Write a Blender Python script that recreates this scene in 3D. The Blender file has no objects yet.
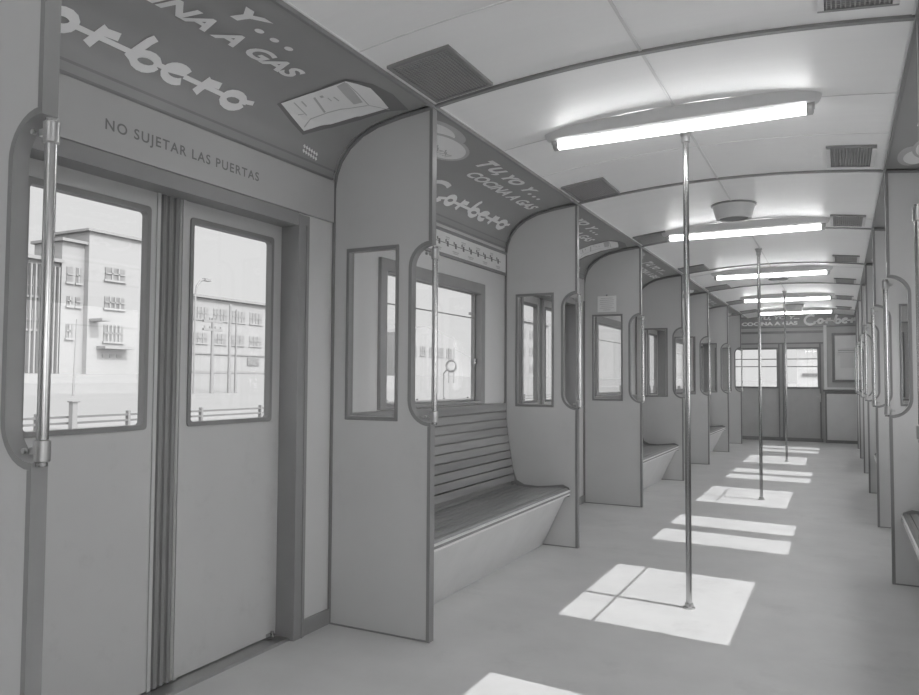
import bpy, bmesh, math, random
from math import pi, sin, cos, radians
from mathutils import Vector, Matrix
from mathutils.geometry import tessellate_polygon

random.seed(7)
SC = bpy.context.scene
COL = SC.collection

# ------------------------------------------------------------------ camera
F, YAW, PITCH, ROLL = 741.76, 0.4741, 0.0427, 0.0057
fwd = Vector((-sin(YAW) * cos(PITCH), cos(YAW) * cos(PITCH), sin(PITCH)))
rt = Vector((cos(YAW), sin(YAW), 0))
up = rt.cross(fwd)
r2 = rt * cos(ROLL) + up * sin(ROLL)
u2 = up * cos(ROLL) - rt * sin(ROLL)
cd = bpy.data.cameras.new('camera')
cd.sensor_width = 36.0
cd.sensor_fit = 'HORIZONTAL'
cd.lens = F / 919 * 36.0
cd.clip_start = 0.02
cd.clip_end = 2000
cam = bpy.data.objects.new('camera', cd)
COL.objects.link(cam)
cam.matrix_world = Matrix(((r2.x, u2.x, -fwd.x, 0), (r2.y, u2.y, -fwd.y, 0), (r2.z, u2.z, -fwd.z, 1.0), (0, 0, 0, 1)))
SC.camera = cam

# ------------------------------------------------------------------ world, sun, exposure
SUNV = Vector((1.223, -0.10, 1.0)).normalized()
SKY_BASE, SKY_GLOW = 0.71, 4.2
wd = bpy.data.worlds.new('world')
SC.world = wd
wd.use_nodes = True
nt = wd.node_tree
nt.nodes.clear()
wo = nt.nodes.new('ShaderNodeOutputWorld')
bg = nt.nodes.new('ShaderNodeBackground')
tc = nt.nodes.new('ShaderNodeTexCoord')
dp = nt.nodes.new('ShaderNodeVectorMath'); dp.operation = 'DOT_PRODUCT'
dp.inputs[1].default_value = (.86, -.34, .38)
mr = nt.nodes.new('ShaderNodeMapRange'); mr.interpolation_type = 'SMOOTHSTEP'
mr.inputs[1].default_value = 0.1; mr.inputs[2].default_value = 1.0
mr.inputs[3].default_value = SKY_BASE; mr.inputs[4].default_value = SKY_BASE + SKY_GLOW
nt.links.new(tc.outputs['Generated'], dp.inputs[0])
nt.links.new(dp.outputs['Value'], mr.inputs[0])
bg.inputs[0].default_value = (1, 1, 1, 1)
nt.links.new(mr.outputs[0], bg.inputs[1])
nt.links.new(bg.outputs[0], wo.inputs[0])

sd = bpy.data.lights.new('sun', 'SUN')
sd.energy = 3.7
sd.angle = 0.004
sun = bpy.data.objects.new('sun', sd)
COL.objects.link(sun)
sun.rotation_euler = SUNV.to_track_quat('Z', 'Y').to_euler()
sun.location = (20, -2, 20)

TUBE = 13.0
SC.view_settings.view_transform = 'Standard'
SC.view_settings.look = 'None'
SC.view_settings.exposure = 0.18
SC.view_settings.gamma = 1.0
SC.view_settings.use_curve_mapping = False
SC.cycles.max_bounces = 14
SC.cycles.diffuse_bounces = 10
SC.cycles.glossy_bounces = 5
SC.cycles.transparent_max_bounces = 16
SC.cycles.use_denoising = True
SC.cycles.sample_clamp_indirect = 8

# ------------------------------------------------------------------ materials
MATS = {}


def mat(name, v, rough=0.55, metal=0.0, var=0.04, scale=6.0, bump=0.0, bscale=40.0, stretch=(1, 1, 1), coat=0.0, spec=0.5, dirt=0.0, dscale=2.0):
    m = bpy.data.materials.new(name)
    m.use_nodes = True
    n = m.node_tree
    b = n.nodes['Principled BSDF']
    b.inputs['Roughness'].default_value = rough
    b.inputs['Metallic'].default_value = metal
    b.inputs['Specular IOR Level'].default_value = spec
    b.inputs['Coat Weight'].default_value = coat
    b.inputs['Coat Roughness'].default_value = 0.12
    t = n.nodes.new('ShaderNodeTexCoord')
    mp = n.nodes.new('ShaderNodeMapping')
    mp.inputs['Scale'].default_value = stretch
    n.links.new(t.outputs['Object'], mp.inputs[0])
    nz = n.nodes.new('ShaderNodeTexNoise')
    nz.inputs['Scale'].default_value = scale
    nz.inputs['Detail'].default_value = 6
    nz.inputs['Roughness'].default_value = 0.6
    n.links.new(mp.outputs[0], nz.inputs['Vector'])
    r = n.nodes.new('ShaderNodeMapRange')
    r.inputs[1].default_value = 0.25; r.inputs[2].default_value = 0.75
    r.inputs[3].default_value = v * (1 - var); r.inputs[4].default_value = v * (1 + var)
    n.links.new(nz.outputs[0], r.inputs[0])
    last = r.outputs[0]
    if dirt:
        n2 = n.nodes.new('ShaderNodeTexNoise')
        n2.inputs['Scale'].default_value = dscale
        n2.inputs['Detail'].default_value = 9
        n2.inputs['Roughness'].default_value = 0.7
        n.links.new(mp.outputs[0], n2.inputs['Vector'])
        q = n.nodes.new('ShaderNodeMapRange')
        q.inputs[1].default_value = 0.56; q.inputs[2].default_value = 0.75
        q.inputs[3].default_value = 1.0; q.inputs[4].default_value = 1.0 - dirt
        n.links.new(n2.outputs[0], q.inputs[0])
        mu = n.nodes.new('ShaderNodeMath'); mu.operation = 'MULTIPLY'
        n.links.new(last, mu.inputs[0]); n.links.new(q.outputs[0], mu.inputs[1])
        last = mu.outputs[0]
    cc = n.nodes.new('ShaderNodeCombineColor')
    for k in range(3):
        n.links.new(last, cc.inputs[k])
    n.links.new(cc.outputs[0], b.inputs['Base Color'])
    if bump:
        nb = n.nodes.new('ShaderNodeTexNoise')
        nb.inputs['Scale'].default_value = bscale
        nb.inputs['Detail'].default_value = 3
        n.links.new(mp.outputs[0], nb.inputs['Vector'])
        bp = n.nodes.new('ShaderNodeBump')
        bp.inputs['Strength'].default_value = bump
        bp.inputs['Distance'].default_value = 0.01
        n.links.new(nb.outputs[0], bp.inputs['Height'])
        n.links.new(bp.outputs[0], b.inputs['Normal'])
    MATS[name] = m
    return m


def emis(name, s):
    m = bpy.data.materials.new(name)
    m.use_nodes = True
    b = m.node_tree.nodes['Principled BSDF']
    b.inputs['Base Color'].default_value = (.8, .8, .8, 1)
    b.inputs['Emission Color'].default_value = (1, 1, 1, 1)
    b.inputs['Emission Strength'].default_value = s
    MATS[name] = m
    return m


def glassmat(name, tint=0.97, gl=0.05):
    m = bpy.data.materials.new(name)
    m.use_nodes = True
    n = m.node_tree
    n.nodes.clear()
    o = n.nodes.new('ShaderNodeOutputMaterial')
    t = n.nodes.new('ShaderNodeBsdfTransparent'); t.inputs[0].default_value = (tint, tint, tint, 1)
    g = n.nodes.new('ShaderNodeBsdfGlossy'); g.inputs['Roughness'].default_value = 0.02
    lw = n.nodes.new('ShaderNodeLayerWeight')
    pw = n.nodes.new('ShaderNodeMath'); pw.operation = 'POWER'; pw.inputs[1].default_value = 4.0
    n.links.new(lw.outputs['Facing'], pw.inputs[0])
    f = n.nodes.new('ShaderNodeMapRange'); f.inputs[3].default_value = .03; f.inputs[4].default_value = .45
    n.links.new(pw.outputs[0], f.inputs[0])
    x = n.nodes.new('ShaderNodeMixShader')
    n.links.new(f.outputs[0], x.inputs[0]); n.links.new(t.outputs[0], x.inputs[1]); n.links.new(g.outputs[0], x.inputs[2])
    n.links.new(x.outputs[0], o.inputs[0])
    MATS[name] = m
    return m


mat('wall_paint', .68, .38, var=.03, scale=3, dirt=.06, dscale=3)
mat('panel_paint', .62, .36, var=.035, scale=2.5, dirt=.07, dscale=3.5)
mat('header_paint', .50, .4, var=.02)
mat('door_paint', .54, .34, var=.03, scale=3, dirt=.10, dscale=9)
mat('lower_paint', .72, .42, var=.04, dirt=.08)
mat('ceiling_paint', .94, .42, var=.015, scale=2, bump=.22, bscale=3.0, stretch=(.5, 5, 1))
mat('dark_trim', .27, .35, var=.08)
mat('dark_paint', .30, .4, var=.06)
mat('reveal_paint', .32, .4, var=.06)
mat('rubber', .25, .5, var=.08)
mat('floor_lino', .64, .42, var=.07, scale=3.5, dirt=.16, dscale=2.6)
mat('bench_wood', .30, .30, var=.25, scale=14, stretch=(1, .08, 1), coat=.5)
mat('chrome', .50, .24, metal=1.0, var=.03)
mat('strip_metal', .85, .35, metal=.3)
mat('steel', .55, .3, metal=1.0, var=.05)
mat('ad_print', .35, .42, var=.03, coat=.1)
mat('ad_letter', .92, .5, var=.03)
mat('ad_mid', .58, .5, var=.08)
mat('ad_dark', .22, .5)
mat('ink', .22, .5)
mat('fixture', .72, .35)
mat('grille_dark', .22, .6)
mat('grille_mesh', .42, .45, metal=.3)
mat('strip_paper', .82, .5, var=.03)
mat('paper', .85, .6)
mat('end_paint', .52, .4, var=.05)
mat('end_light', .8, .4, var=.05)
mat('roof_shell', .5, .6)
mat('bldg_plaster', .205, .85, var=.03, scale=.3)
mat('bldg_shadow', .20, .85, var=.05, scale=.3)
mat('bldg_window', .13, .4, var=.25, scale=1.5)
mat('bldg_window_soft', .16, .4, var=.2, scale=1.5)
mat('bldg_trim', .17, .8)
mat('yard', .21, .9, var=.05, scale=.4)
mat('hut_paint', .48, .8, var=.1, scale=3)
mat('ballast', .45, .9, var=.1, scale=8)
mat('bounce_concrete', .75, .85, var=.03, scale=1)  # pale so the added slab right of the car bounces sunlight
mat('pole_wood', .17, .8)
mat('rail_iron', .12, .6)
mat('hill_haze', .18, .95, var=.1, scale=.05)
emis('tube_glow', TUBE)
glassmat('glass')

# ------------------------------------------------------------------ mesh helpers
XC = -0.593                       # centre line of the carriage
XE = -1.401                       # aisle edge of the left partitions
XW = -1.88                        # inner face of the left wall
PROFILE = [(-1.398, 2.074), (-1.55, 2.057), (-1.68, 2.033), (-1.78, 1.985), (-1.845, 1.92), (-1.88, 1.825)]


def arch(x):
    return 2.074 + .055 * (1 - ((x - XC) / .807) ** 2)


class MB:
    def __init__(s):
        s.v, s.f, s.mi, s.cur = [], [], [], 0

    def add(s, vs, fs):
        o = len(s.v)
        s.v += [tuple(p) for p in vs]
        for f in fs:
            s.f.append(tuple(o + i for i in f)); s.mi.append(s.cur)
        return s

    def box(s, x0, x1, y0, y1, z0, z1):
        vs = [(x, y, z) for x in (x0, x1) for y in (y0, y1) for z in (z0, z1)]
        return s.add(vs, [(0, 1, 3, 2), (4, 6, 7, 5), (0, 4, 5, 1), (2, 3, 7, 6), (0, 2, 6, 4), (1, 5, 7, 3)])

    def prism(s, outer, holes, plane, a0, a1):
        """outer / holes: 2D loops; plane 'xz' extrudes y, 'yz' extrudes x, 'xy' extrudes z"""
        loops = [list(outer)] + [list(h) for h in holes]
        pts = [p for l in loops for p in l]
        tb = bmesh.new()
        tv = [tb.verts.new((a, b, 0)) for a, b in pts]
        te, o = [], 0
        for l in loops:
            te += [tb.edges.new((tv[o + i], tv[o + (i + 1) % len(l)])) for i in range(len(l))]
            o += len(l)
        tb.verts.index_update()
        bmesh.ops.triangle_fill(tb, use_beauty=True, use_dissolve=False, edges=te)
        tri = [[v.index for v in f.verts] for f in tb.faces]
        tb.free()
        def P(p, t):
            a, b = p
            return {'xz': (a, t, b), 'yz': (t, a, b), 'xy': (a, b, t)}[plane]
        n = len(pts)
        vs = [P(p, a0) for p in pts] + [P(p, a1) for p in pts]
        fs = [tuple(t) for t in tri] + [tuple(n + i for i in reversed(t)) for t in tri]
        o = 0
        for l in loops:
            m = len(l)
            for i in range(m):
                j = (i + 1) % m
                fs.append((o + i, o + j, n + o + j, n + o + i))
            o += m
        return s.add(vs, fs)

    def tube(s, pts, r, n=12, caps=True):
        pts = [Vector(p) for p in pts]
        rs = r if isinstance(r, (list, tuple)) else [r] * len(pts)
        vs, fs = [], []
        ref = None
        for i, p in enumerate(pts):
            if i == 0: t = pts[1] - pts[0]
            elif i == len(pts) - 1: t = pts[-1] - pts[-2]
            else: t = (pts[i + 1] - pts[i]).normalized() + (pts[i] - pts[i - 1]).normalized()
            t.normalize()
            if ref is None:
                ref = Vector((1, 0, 0)) if abs(t.x) < .8 else Vector((0, 1, 0))
            a = (ref - t * ref.dot(t)).normalized()
            b = t.cross(a)
            ref = a
            for k in range(n):
                an = 2 * pi * k / n
                vs.append(p + (a * cos(an) + b * sin(an)) * rs[i])
        for i in range(len(pts) - 1):
            for k in range(n):
                k2 = (k + 1) % n
                fs.append((i * n + k, i * n + k2, (i + 1) * n + k2, (i + 1) * n + k))
        if caps:
            fs.append(tuple(range(n - 1, -1, -1)))
            fs.append(tuple((len(pts) - 1) * n + k for k in range(n)))
        return s.add(vs, fs)

    def lathe(s, prof, c, n=32):
        """prof: list of (r, z) about a vertical axis through c"""
        vs, fs = [], []
        for r, z in prof:
            for k in range(n):
                a = 2 * pi * k / n
                vs.append((c[0] + r * cos(a), c[1] + r * sin(a), z))
        for i in range(len(prof) - 1):
            for k in range(n):
                k2 = (k + 1) % n
                fs.append((i * n + k, i * n + k2, (i + 1) * n + k2, (i + 1) * n + k))
        fs.append(tuple(range(n))); fs.append(tuple((len(prof) - 1) * n + k for k in range(n)))
        return s.add(vs, fs)

    def map(s, fn):
        s.v = [tuple(fn(*p)) for p in s.v]
        return s

    def merge(s, o):
        return s.add(o.v, o.f)

    def build(s, name, m, parent=None, offs=(0, 0, 0), bevel=0.0, flat=False):
        me = bpy.data.meshes.new(name)
        me.from_pydata([(a - offs[0], b - offs[1], c - offs[2]) for a, b, c in s.v], [], s.f)
        ms = m if isinstance(m, list) else [m]
        for k in ms:
            me.materials.append(MATS[k])
        for p, i in zip(me.polygons, s.mi):
            p.material_index = i
        bm = bmesh.new(); bm.from_mesh(me)
        if not flat:
            bmesh.ops.recalc_face_normals(bm, faces=bm.faces)
        for f in bm.faces: f.smooth = True
        for e in bm.edges:
            e.smooth = len(e.link_faces) == 2 and e.calc_face_angle(3) < radians(34)
        bm.to_mesh(me); bm.free()
        ob = bpy.data.objects.new(name, me)
        COL.objects.link(ob)
        if parent is not None: ob.parent = parent
        if bevel:
            b = ob.modifiers.new('bevel', 'BEVEL')
            b.width = bevel; b.segments = 2; b.limit_method = 'ANGLE'; b.angle_limit = radians(40)
        return ob


def rrect(a0, b0, a1, b1, r, n=5):
    out = []
    for cx, cy, st in ((a1 - r, b1 - r, 0), (a0 + r, b1 - r, 90), (a0 + r, b0 + r, 180), (a1 - r, b0 + r, 270)):
        for k in range(n + 1):
            a = radians(st + 90 * k / n)
            out.append((cx + r * cos(a), cy + r * sin(a)))
    return out


def inset(poly, w):
    n = len(poly)
    area = sum(poly[i][0] * poly[(i + 1) % n][1] - poly[(i + 1) % n][0] * poly[i][1] for i in range(n))
    sg = 1 if area > 0 else -1
    out = []
    for i in range(n):
        p0, p1, p2 = Vector(poly[i - 1]), Vector(poly[i]), Vector(poly[(i + 1) % n])
        d1, d2 = (p1 - p0).normalized(), (p2 - p1).normalized()
        n1, n2 = Vector((-d1.y, d1.x)) * sg, Vector((-d2.y, d2.x)) * sg
        m = n1 + n2
        k = m.length_squared
        m = m * (2 / k) if k > .3 else n1
        out.append(tuple(p1 + m * w))
    return out


# bays: local frame = left-hand coordinates with y from the start of the bay; right side is turned about XC
class Bay:
    def __init__(s, y0, L, side):
        s.y0, s.L, s.side = y0, L, side

    def T(s, x, y, z):
        if s.side == 'left': return (x, s.y0 + y, z)
        return (2 * XC - x, s.y0 + s.L - y, z)


class Thing:
    def __init__(s, bay, name, anchor, label=None, cat=None, group=None, kind=None):
        s.bay, s.a = bay, anchor
        o = bpy.data.objects.new(name, None)
        o.empty_display_size = .05
        COL.objects.link(o)
        o.location = bay.T(*anchor)
        if bay.side == 'right': o.rotation_euler = (0, 0, pi)
        tag(o, label, cat, group, kind)
        s.o = o

    def part(s, name, mb, m, parent=None, **k):
        return mb.build(name, m, parent or s.o, offs=s.a, **k)


def tag(o, label=None, cat=None, group=None, kind=None):
    if label: o['label'] = label
    if cat: o['category'] = cat
    if group: o['group'] = group
    if kind: o['kind'] = kind
    return o


WORLD = Bay(0, 0, 'left')
YS = [0.928, 2.508, 4.298, 5.91, 7.662, 9.287, 11.05, 12.60]      # partitions
YEND, YNEAR = 13.6, -3.2
ZTOP = 2.26

# ------------------------------------------------------------------ lettering
_tc = {}


def text2d(s, size=1.0, bold=.02, shear=0.0, space=1.0):
    key = (s, bold, shear, space)
    if key not in _tc:
        cu = bpy.data.curves.new('lettering', 'FONT')
        cu.body = s; cu.offset = bold; cu.shear = shear; cu.space_character = space
        cu.resolution_u = 4; cu.fill_mode = 'FRONT'
        ob = bpy.data.objects.new('lettering', cu)
        COL.objects.link(ob)
        bpy.context.view_layer.update()
        me = bpy.data.meshes.new_from_object(ob.evaluated_get(bpy.context.evaluated_depsgraph_get()))
        vs = [(v.co.x, v.co.y) for v in me.vertices]
        fs = [tuple(p.vertices) for p in me.polygons]
        bpy.data.objects.remove(ob); bpy.data.curves.remove(cu); bpy.data.meshes.remove(me)
        x0 = min(v[0] for v in vs); x1 = max(v[0] for v in vs)
        y0 = min(v[1] for v in vs); y1 = max(v[1] for v in vs)
        _tc[key] = ([((a - x0) / (x1 - x0), b / max(y1, .01)) for a, b in vs], fs)
    return _tc[key]


def fill(mb, pts, faces, fn, lim=.03):
    """flat 2D triangles laid on the curved board, split until they follow it"""
    for f in faces:
        tris = [(Vector(pts[f[0]]), Vector(pts[f[i]]), Vector(pts[f[i + 1]])) for i in range(1, len(f) - 1)]
        while tris:
            a, b, c = tris.pop()
            l = [(b - a).length, (c - b).length, (a - c).length]
            m = max(l)
            if m > lim:
                if m == l[0]: q = (a + b) / 2; tris += [(a, q, c), (q, b, c)]
                elif m == l[1]: q = (b + c) / 2; tris += [(a, b, q), (a, q, c)]
                else: q = (a + c) / 2; tris += [(a, b, q), (q, b, c)]
            else:
                mb.add([fn(*a), fn(*b), fn(*c)], [(0, 1, 2)])


def put_text(mb, s, fn, u0, v0, w, h, **k):
    vs, fs = text2d(s, **k)
    fill(mb, [(u0 + a * w, v0 + b * h) for a, b in vs], fs, fn)


def ribbon(mb, pts, w, fn):
    pts = [Vector(p) for p in pts]
    # resample so that the ribbon follows the curved board
    q = [pts[0]]
    for a, b in zip(pts, pts[1:]):
        n = max(1, int((b - a).length / .02))
        q += [a + (b - a) * (i + 1) / n for i in range(n)]
    L, R = [], []
    for i, p in enumerate(q):
        a = q[max(0, i - 1)]; b = q[min(len(q) - 1, i + 1)]
        d = (b - a).normalized(); n = Vector((-d.y, d.x)) * (w / 2)
        L.append(fn(*(p + n))); R.append(fn(*(p - n)))
    m = len(q)
    mb.add(L + R, [(i, i + 1, m + i + 1, m + i) for i in range(m - 1)])


def arc2(cx, cy, rx, ry, a0, a1, n=12, sh=0.0):
    out = []
    for i in range(n + 1):
        a = radians(a0 + (a1 - a0) * i / n)
        x, y = cx + rx * cos(a), cy + ry * sin(a)
        out.append((x + sh * y, y))
    return out


def script_word(mb, fn, u0, v0, w, h):
    """painted brand script: a big C, then o r b e r o strung on a bar"""
    S = .25
    def G(p): return (u0 + p[0] * w, v0 + p[1] * h)
    def rb(pts, t): ribbon(mb, [G(p) for p in pts], t * h, fn)
    lw = .225
    rb(arc2(.115, .55, .095, .46, 55, 330, 18, .02), lw)
    x = .27
    for a, c in ((.17, .235), (.31, .385), (.40, .51), (.585, .625), (.70, .775), (.79, .87)):
        rb([(a, .30 if a < .2 else .42), (c, .42)], .13)        # connecting bars
    rb(arc2(x, .42, .036, .20, 0, 360, 14, .03), lw)           # o
    rb([(.375, .16), (.405, .70)], lw); rb([(.395, .58), (.45, .62)], lw * .9)   # r
    rb([(.50, .26), (.545, 1.0)], lw); rb(arc2(.548, .36, .04, .19, 0, 360, 14, .03), lw * .9)  # b
    rb([(.635, .42), (.70, .50)], lw * .7); rb(arc2(.66, .40, .042, .21, 40, 320, 14, .03), lw * .9)  # e
    rb([(.765, .16), (.795, .66)], lw); rb([(.785, .56), (.84, .60)], lw * .9)   # r
    rb(arc2(.905, .40, .042, .21, 0, 360, 14, .03), lw)   # o
    rb([(.94, .46), (1.0, .56)], lw * .6)


PS = [0.0]
for a, b in zip(PROFILE, PROFILE[1:]):
    PS.append(PS[-1] + math.hypot(b[0] - a[0], b[1] - a[1]))


def cove(s, off):
    s = max(0.0, min(PS[-1] - 1e-6, s))
    for i in range(len(PS) - 1):
        if s <= PS[i + 1]:
            k = (s - PS[i]) / (PS[i + 1] - PS[i])
            a, b = PROFILE[i], PROFILE[i + 1]
            # blended normal
            def nrm(j):
                j = max(0, min(len(PROFILE) - 2, j))
                d = Vector((PROFILE[j + 1][0] - PROFILE[j][0], PROFILE[j + 1][1] - PROFILE[j][1])).normalized()
                return Vector((-d.y, d.x))
            n0 = (nrm(i - 1) + nrm(i)).normalized(); n1 = (nrm(i) + nrm(i + 1)).normalized()
            n = (n0 * (1 - k) + n1 * k).normalized()
            return (a[0] + (b[0] - a[0]) * k + n.x * off, a[1] + (b[1] - a[1]) * k + n.y * off)


# ================================================================== STRUCTURE
def struct(name, mb, m, **k):
    o = mb.build(name, m, None, **k)
    o['kind'] = 'structure'
    return o


struct('floor', MB().box(-2.0, .814, YNEAR, YEND + 1.0, -.06, 0), 'floor_lino')

# ceiling + cove shell in one cross-section
inner = []
for x, z in reversed(PROFILE): inner.append((x - .014, z + .016))
inner[0] = (XW - .016, 1.80)
for i in range(25):
    x = -1.398 + 1.61 * i / 24
    inner.append((x, arch(x)))
for x, z in PROFILE: inner.append((2 * XC - x + .014, z + .016))
inner[-1] = (2 * XC - XW + .016, 1.80)
outer = [(2 * XC + 2.03, 1.80), (2 * XC + 2.03, 2.0), (2 * XC + 1.7, 2.24), (-1.7, 2.24), (-2.03, 2.0), (-2.03, 1.80)]
struct('ceiling', MB().prism(inner + outer, [], 'xz', YNEAR - .1, YEND + .1), 'ceiling_paint')

BAYS = []                          # (y0, L, kind)
BAYS.append((-2.44, 1.60, 'door'))
BAYS.append((-.84, 1.768, 'bench'))
for i in range(7):
    BAYS.append((YS[i], YS[i + 1] - YS[i], 'door' if i % 2 == 0 else 'bench'))

for side in ('left', 'right'):
    w = MB(); bb = MB(); dk = MB()
    sg = Bay(0, 0, side)
    def wbox(b, x0, x1, y0, y1, z0, z1, t=None):
        t = w if t is None else t
        p, q = b.T(x0, y0, z0), b.T(x1, y1, z1)
        t.box(min(p[0], q[0]), max(p[0], q[0]), min(p[1], q[1]), max(p[1], q[1]), z0, z1)
    for y0, L, kind in BAYS:
        b = Bay(y0, L, side)
        c = L / 2
        wbox(b, -2.0, XW, 0, L, 1.62, 1.84)
        if kind == 'bench':
            wbox(b, -1.945, XW, 0, L, 0, .857)
            wbox(b, -1.945, XW, 0, c - .56, .857, 1.62)
            wbox(b, -1.945, XW, c + .56, L, .857, 1.62)
            wbox(b, -1.945, XW, c - .56, c + .56, 1.56, 1.62)
        else:
            wbox(b, -2.0, XW, 0, c - .57, 0, 1.62)
            wbox(b, -2.0, XW, c + .57, L, 0, 1.62)
            wbox(b, XW, XW + .012, 0, c - .61, 0, .06, bb)
            wbox(b, XW, XW + .012, c + .61, L, 0, .06, bb)
    e = Bay(YS[-1], YEND - YS[-1], side)
    wbox(e, -2.0, XW, 0, YEND - YS[-1], 0, 1.84)
    wbox(e, XW, XW + .012, .02, YEND - YS[-1], 0, .06, bb)
    e = Bay(YNEAR, -2.44 - YNEAR, side)
    wbox(e, -2.0, XW, 0, -2.44 - YNEAR, 0, 1.84)
    struct('wall_' + side, w, 'wall_paint')
    struct('baseboard_' + side, bb, 'dark_paint')

# near end of the carriage (behind the camera) with its own window
struct('wall_near', MB().prism([(-2.0, 0), (.814, 0), (.814, 2.1), (-2.0, 2.1)], [], 'xz', YNEAR - .1, YNEAR), 'wall_paint')

# ribs, cornices and seams of the ceiling -> trim_n
tn = [0]
def trim(mb, m, **k):
    tn[0] += 1
    return struct('trim_%d' % tn[0], mb, m, **k)


def archstrip(y0, y1, t, x0=-1.398, x1=.212, n=24):
    mb = MB()
    vs, fs = [], []
    for i in range(n + 1):
        x = x0 + (x1 - x0) * i / n
        z = arch(x)
        vs += [(x, y0, z + .002), (x, y0, z - t), (x, y1, z - t), (x, y1, z + .002)]
    for i in range(n):
        for k in range(4):
            fs.append((i * 4 + k, i * 4 + (k + 1) % 4, i * 4 + 4 + (k + 1) % 4, i * 4 + 4 + k))
    fs += [(0, 1, 2, 3), (n * 4, n * 4 + 3, n * 4 + 2, n * 4 + 1)]
    return mb.add(vs, fs)


for y in YS[1:]:
    trim(archstrip(y - .0105, y + .0105, .010), 'dark_trim')
for y in (-2.44, -.84, .928):
    trim(archstrip(y - .0105, y + .0105, .010), 'dark_trim')
for side in (0, 1):
    f = (lambda x: x) if side == 0 else (lambda x: 2 * XC - x)
    mb = MB(); a, b = sorted((f(-1.408), f(-1.396)))
    mb.box(a, b, YNEAR, YEND, 2.058, 2.077); trim(mb, 'dark_trim')
    mb = MB(); a, b = sorted((f(-1.396), f(-1.388)))
    mb.box(a, b, YNEAR, YEND, 2.073, 2.0775); trim(mb, 'ceiling_paint')
ys_l = [.72, 3.13, 5.58, 7.95, 10.42, 12.5]
mb = MB().box(XC - .005, XC + .005, YNEAR, YEND, arch(XC) - .004, arch(XC) + .001)
trim(mb, 'fixture')
for y in (1.98, 3.16, 3.66, 5.58, 7.95):
    trim(archstrip(y - .0025, y + .0025, .002), 'fixture')

# ================================================================== DOORS
def make_door(y0, L, side, n):
    b = Bay(y0, L, side); c = L / 2
    t = Thing(b, 'door_%d' % n, (-1.95, c, 0), kind='structure')
    z0, z1 = .015, 1.612
    for s in (1, -1):
        a0, a1 = (c + .04, c + .545) if s > 0 else (c - .545, c - .04)
        wc = c + s * .288
        hole = rrect(wc - .205, .838, wc + .205, 1.542, .012)
        leaf = MB().prism([(a0, z0), (a1, z0), (a1, z1), (a0, z1)], [hole], 'yz', -1.974, -1.95)
        lf = t.part('door_leaf', leaf, 'door_paint', bevel=.004)
        g = MB().prism(rrect(wc - .206, .836, wc + .206, 1.543, .012), [rrect(wc - .193, .851, wc + .193, 1.524, .012)], 'yz', -1.972, -1.944)
        t.part('window_gasket', g, 'rubber', lf)
        t.part('window_pane', MB().box(-1.963, -1.960, wc - .2, wc + .2, .84, 1.54), 'glass', lf)
        # folded steel lip along the meeting edge
        e = c + s * .052
        t.part('leaf_lip', MB().box(-1.952, -1.944, e - .006, e + .006, z0, z1), 'door_paint', lf)
        t.part('door_guide', MB().box(-1.949, -1.925, c + s * .5 - .012, c + s * .5 + .012, .016, .03).tube([(-1.93, c + s * .5, .018), (-1.93, c + s * .5, .042)], .006, 8), 'chrome', lf)
    g = MB().box(-1.985, -1.955, c - .04, c + .04, z0, z1)
    for k in (-.026, 0, .026):
        g.tube([(-1.954, c + k, z0), (-1.954, c + k, z1)], .009, 8)
    t.part('meeting_seal', g, 'rubber')
    for s in (1, -1):
        j = c + s * .575
        t.part('door_jamb', MB().box(-1.995, -1.862, j - .032, j + .032, 0, 1.64).box(-1.862, -1.857, j + s * .012 - .004, j + s * .012 + .004, 0, 1.60), 'dark_paint', bevel=.003)
    t.part('lintel', MB().box(-1.995, -1.864, c - .543, c + .543, 1.595, 1.645), 'dark_paint')
    t.part('threshold', MB().box(-1.995, -1.885, c - .543, c + .543, 0, .012), 'steel')


dn = 0
for y0, L, kind in BAYS:
    if kind == 'door':
        for side in ('left', 'right'):
            dn += 1
            make_door(y0, L, side, dn)

# ================================================================== SIDE WINDOWS
def make_window(y0, L, side, n):
    b = Bay(y0, L, side); c = L / 2
    t = Thing(b, 'window_%d' % n, (XW, c, .86), kind='structure')
    o = [(c - .56, .858), (c + .56, .858), (c + .56, 1.56), (c - .56, 1.56)]
    t.part('window_frame', MB().prism(o, [rrect(c - .505, .873, c + .505, 1.498, .008)], 'yz', -1.901, -1.862), 'reveal_paint', bevel=.004)
    t.part('sash', MB().prism(rrect(c - .55, .862, c + .55, 1.55, .01), [rrect(c - .494, .884, c + .494, 1.495, .008)], 'yz', -1.924, -1.902), 'reveal_paint')
    t.part('transom_bar', MB().box(-1.9155, -1.9105, c - .495, c + .495, 1.355, 1.361), 'reveal_paint')
    t.part('window_pane', MB().box(-1.915, -1.911, c - .496, c + .496, .883, 1.497), 'glass')
    t.part('sash_catch', MB().box(-1.902, -1.888, c + .488, c + .504, 1.09, 1.12).tube([(-1.893, c + .478, 1.105), (-1.893, c + .50, 1.105)], .005, 8), 'chrome')


wn = 0
for y0, L, kind in BAYS:
    if kind == 'bench':
        for side in ('left', 'right'):
            wn += 1
            make_window(y0, L, side, wn)

# ================================================================== PARTITIONS
def partition_outline():
    p = [(XE, -.008), (XE, .832)]
    r = .085
    xi = XE - .090
    for k in range(9):
        a = radians(270 - 90 * k / 8)
        p.append((xi + r + r * cos(a), .832 + r + r * sin(a)))
    for k in range(9):
        a = radians(180 - 90 * k / 8)
        p.append((xi + r + r * cos(a), 1.523 - r + r * sin(a)))
    p.append((XE, 1.523))
    top = [(XE, 2.068), (-1.55, 2.052), (-1.66, 2.033), (-1.74, 2.003), (-1.80, 1.960), (-1.845, 1.905), (-1.868, 1.85), (-1.8775, 1.79)]
    return p + top + [(-1.8775, -.008)]


POUT = partition_outline()


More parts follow.
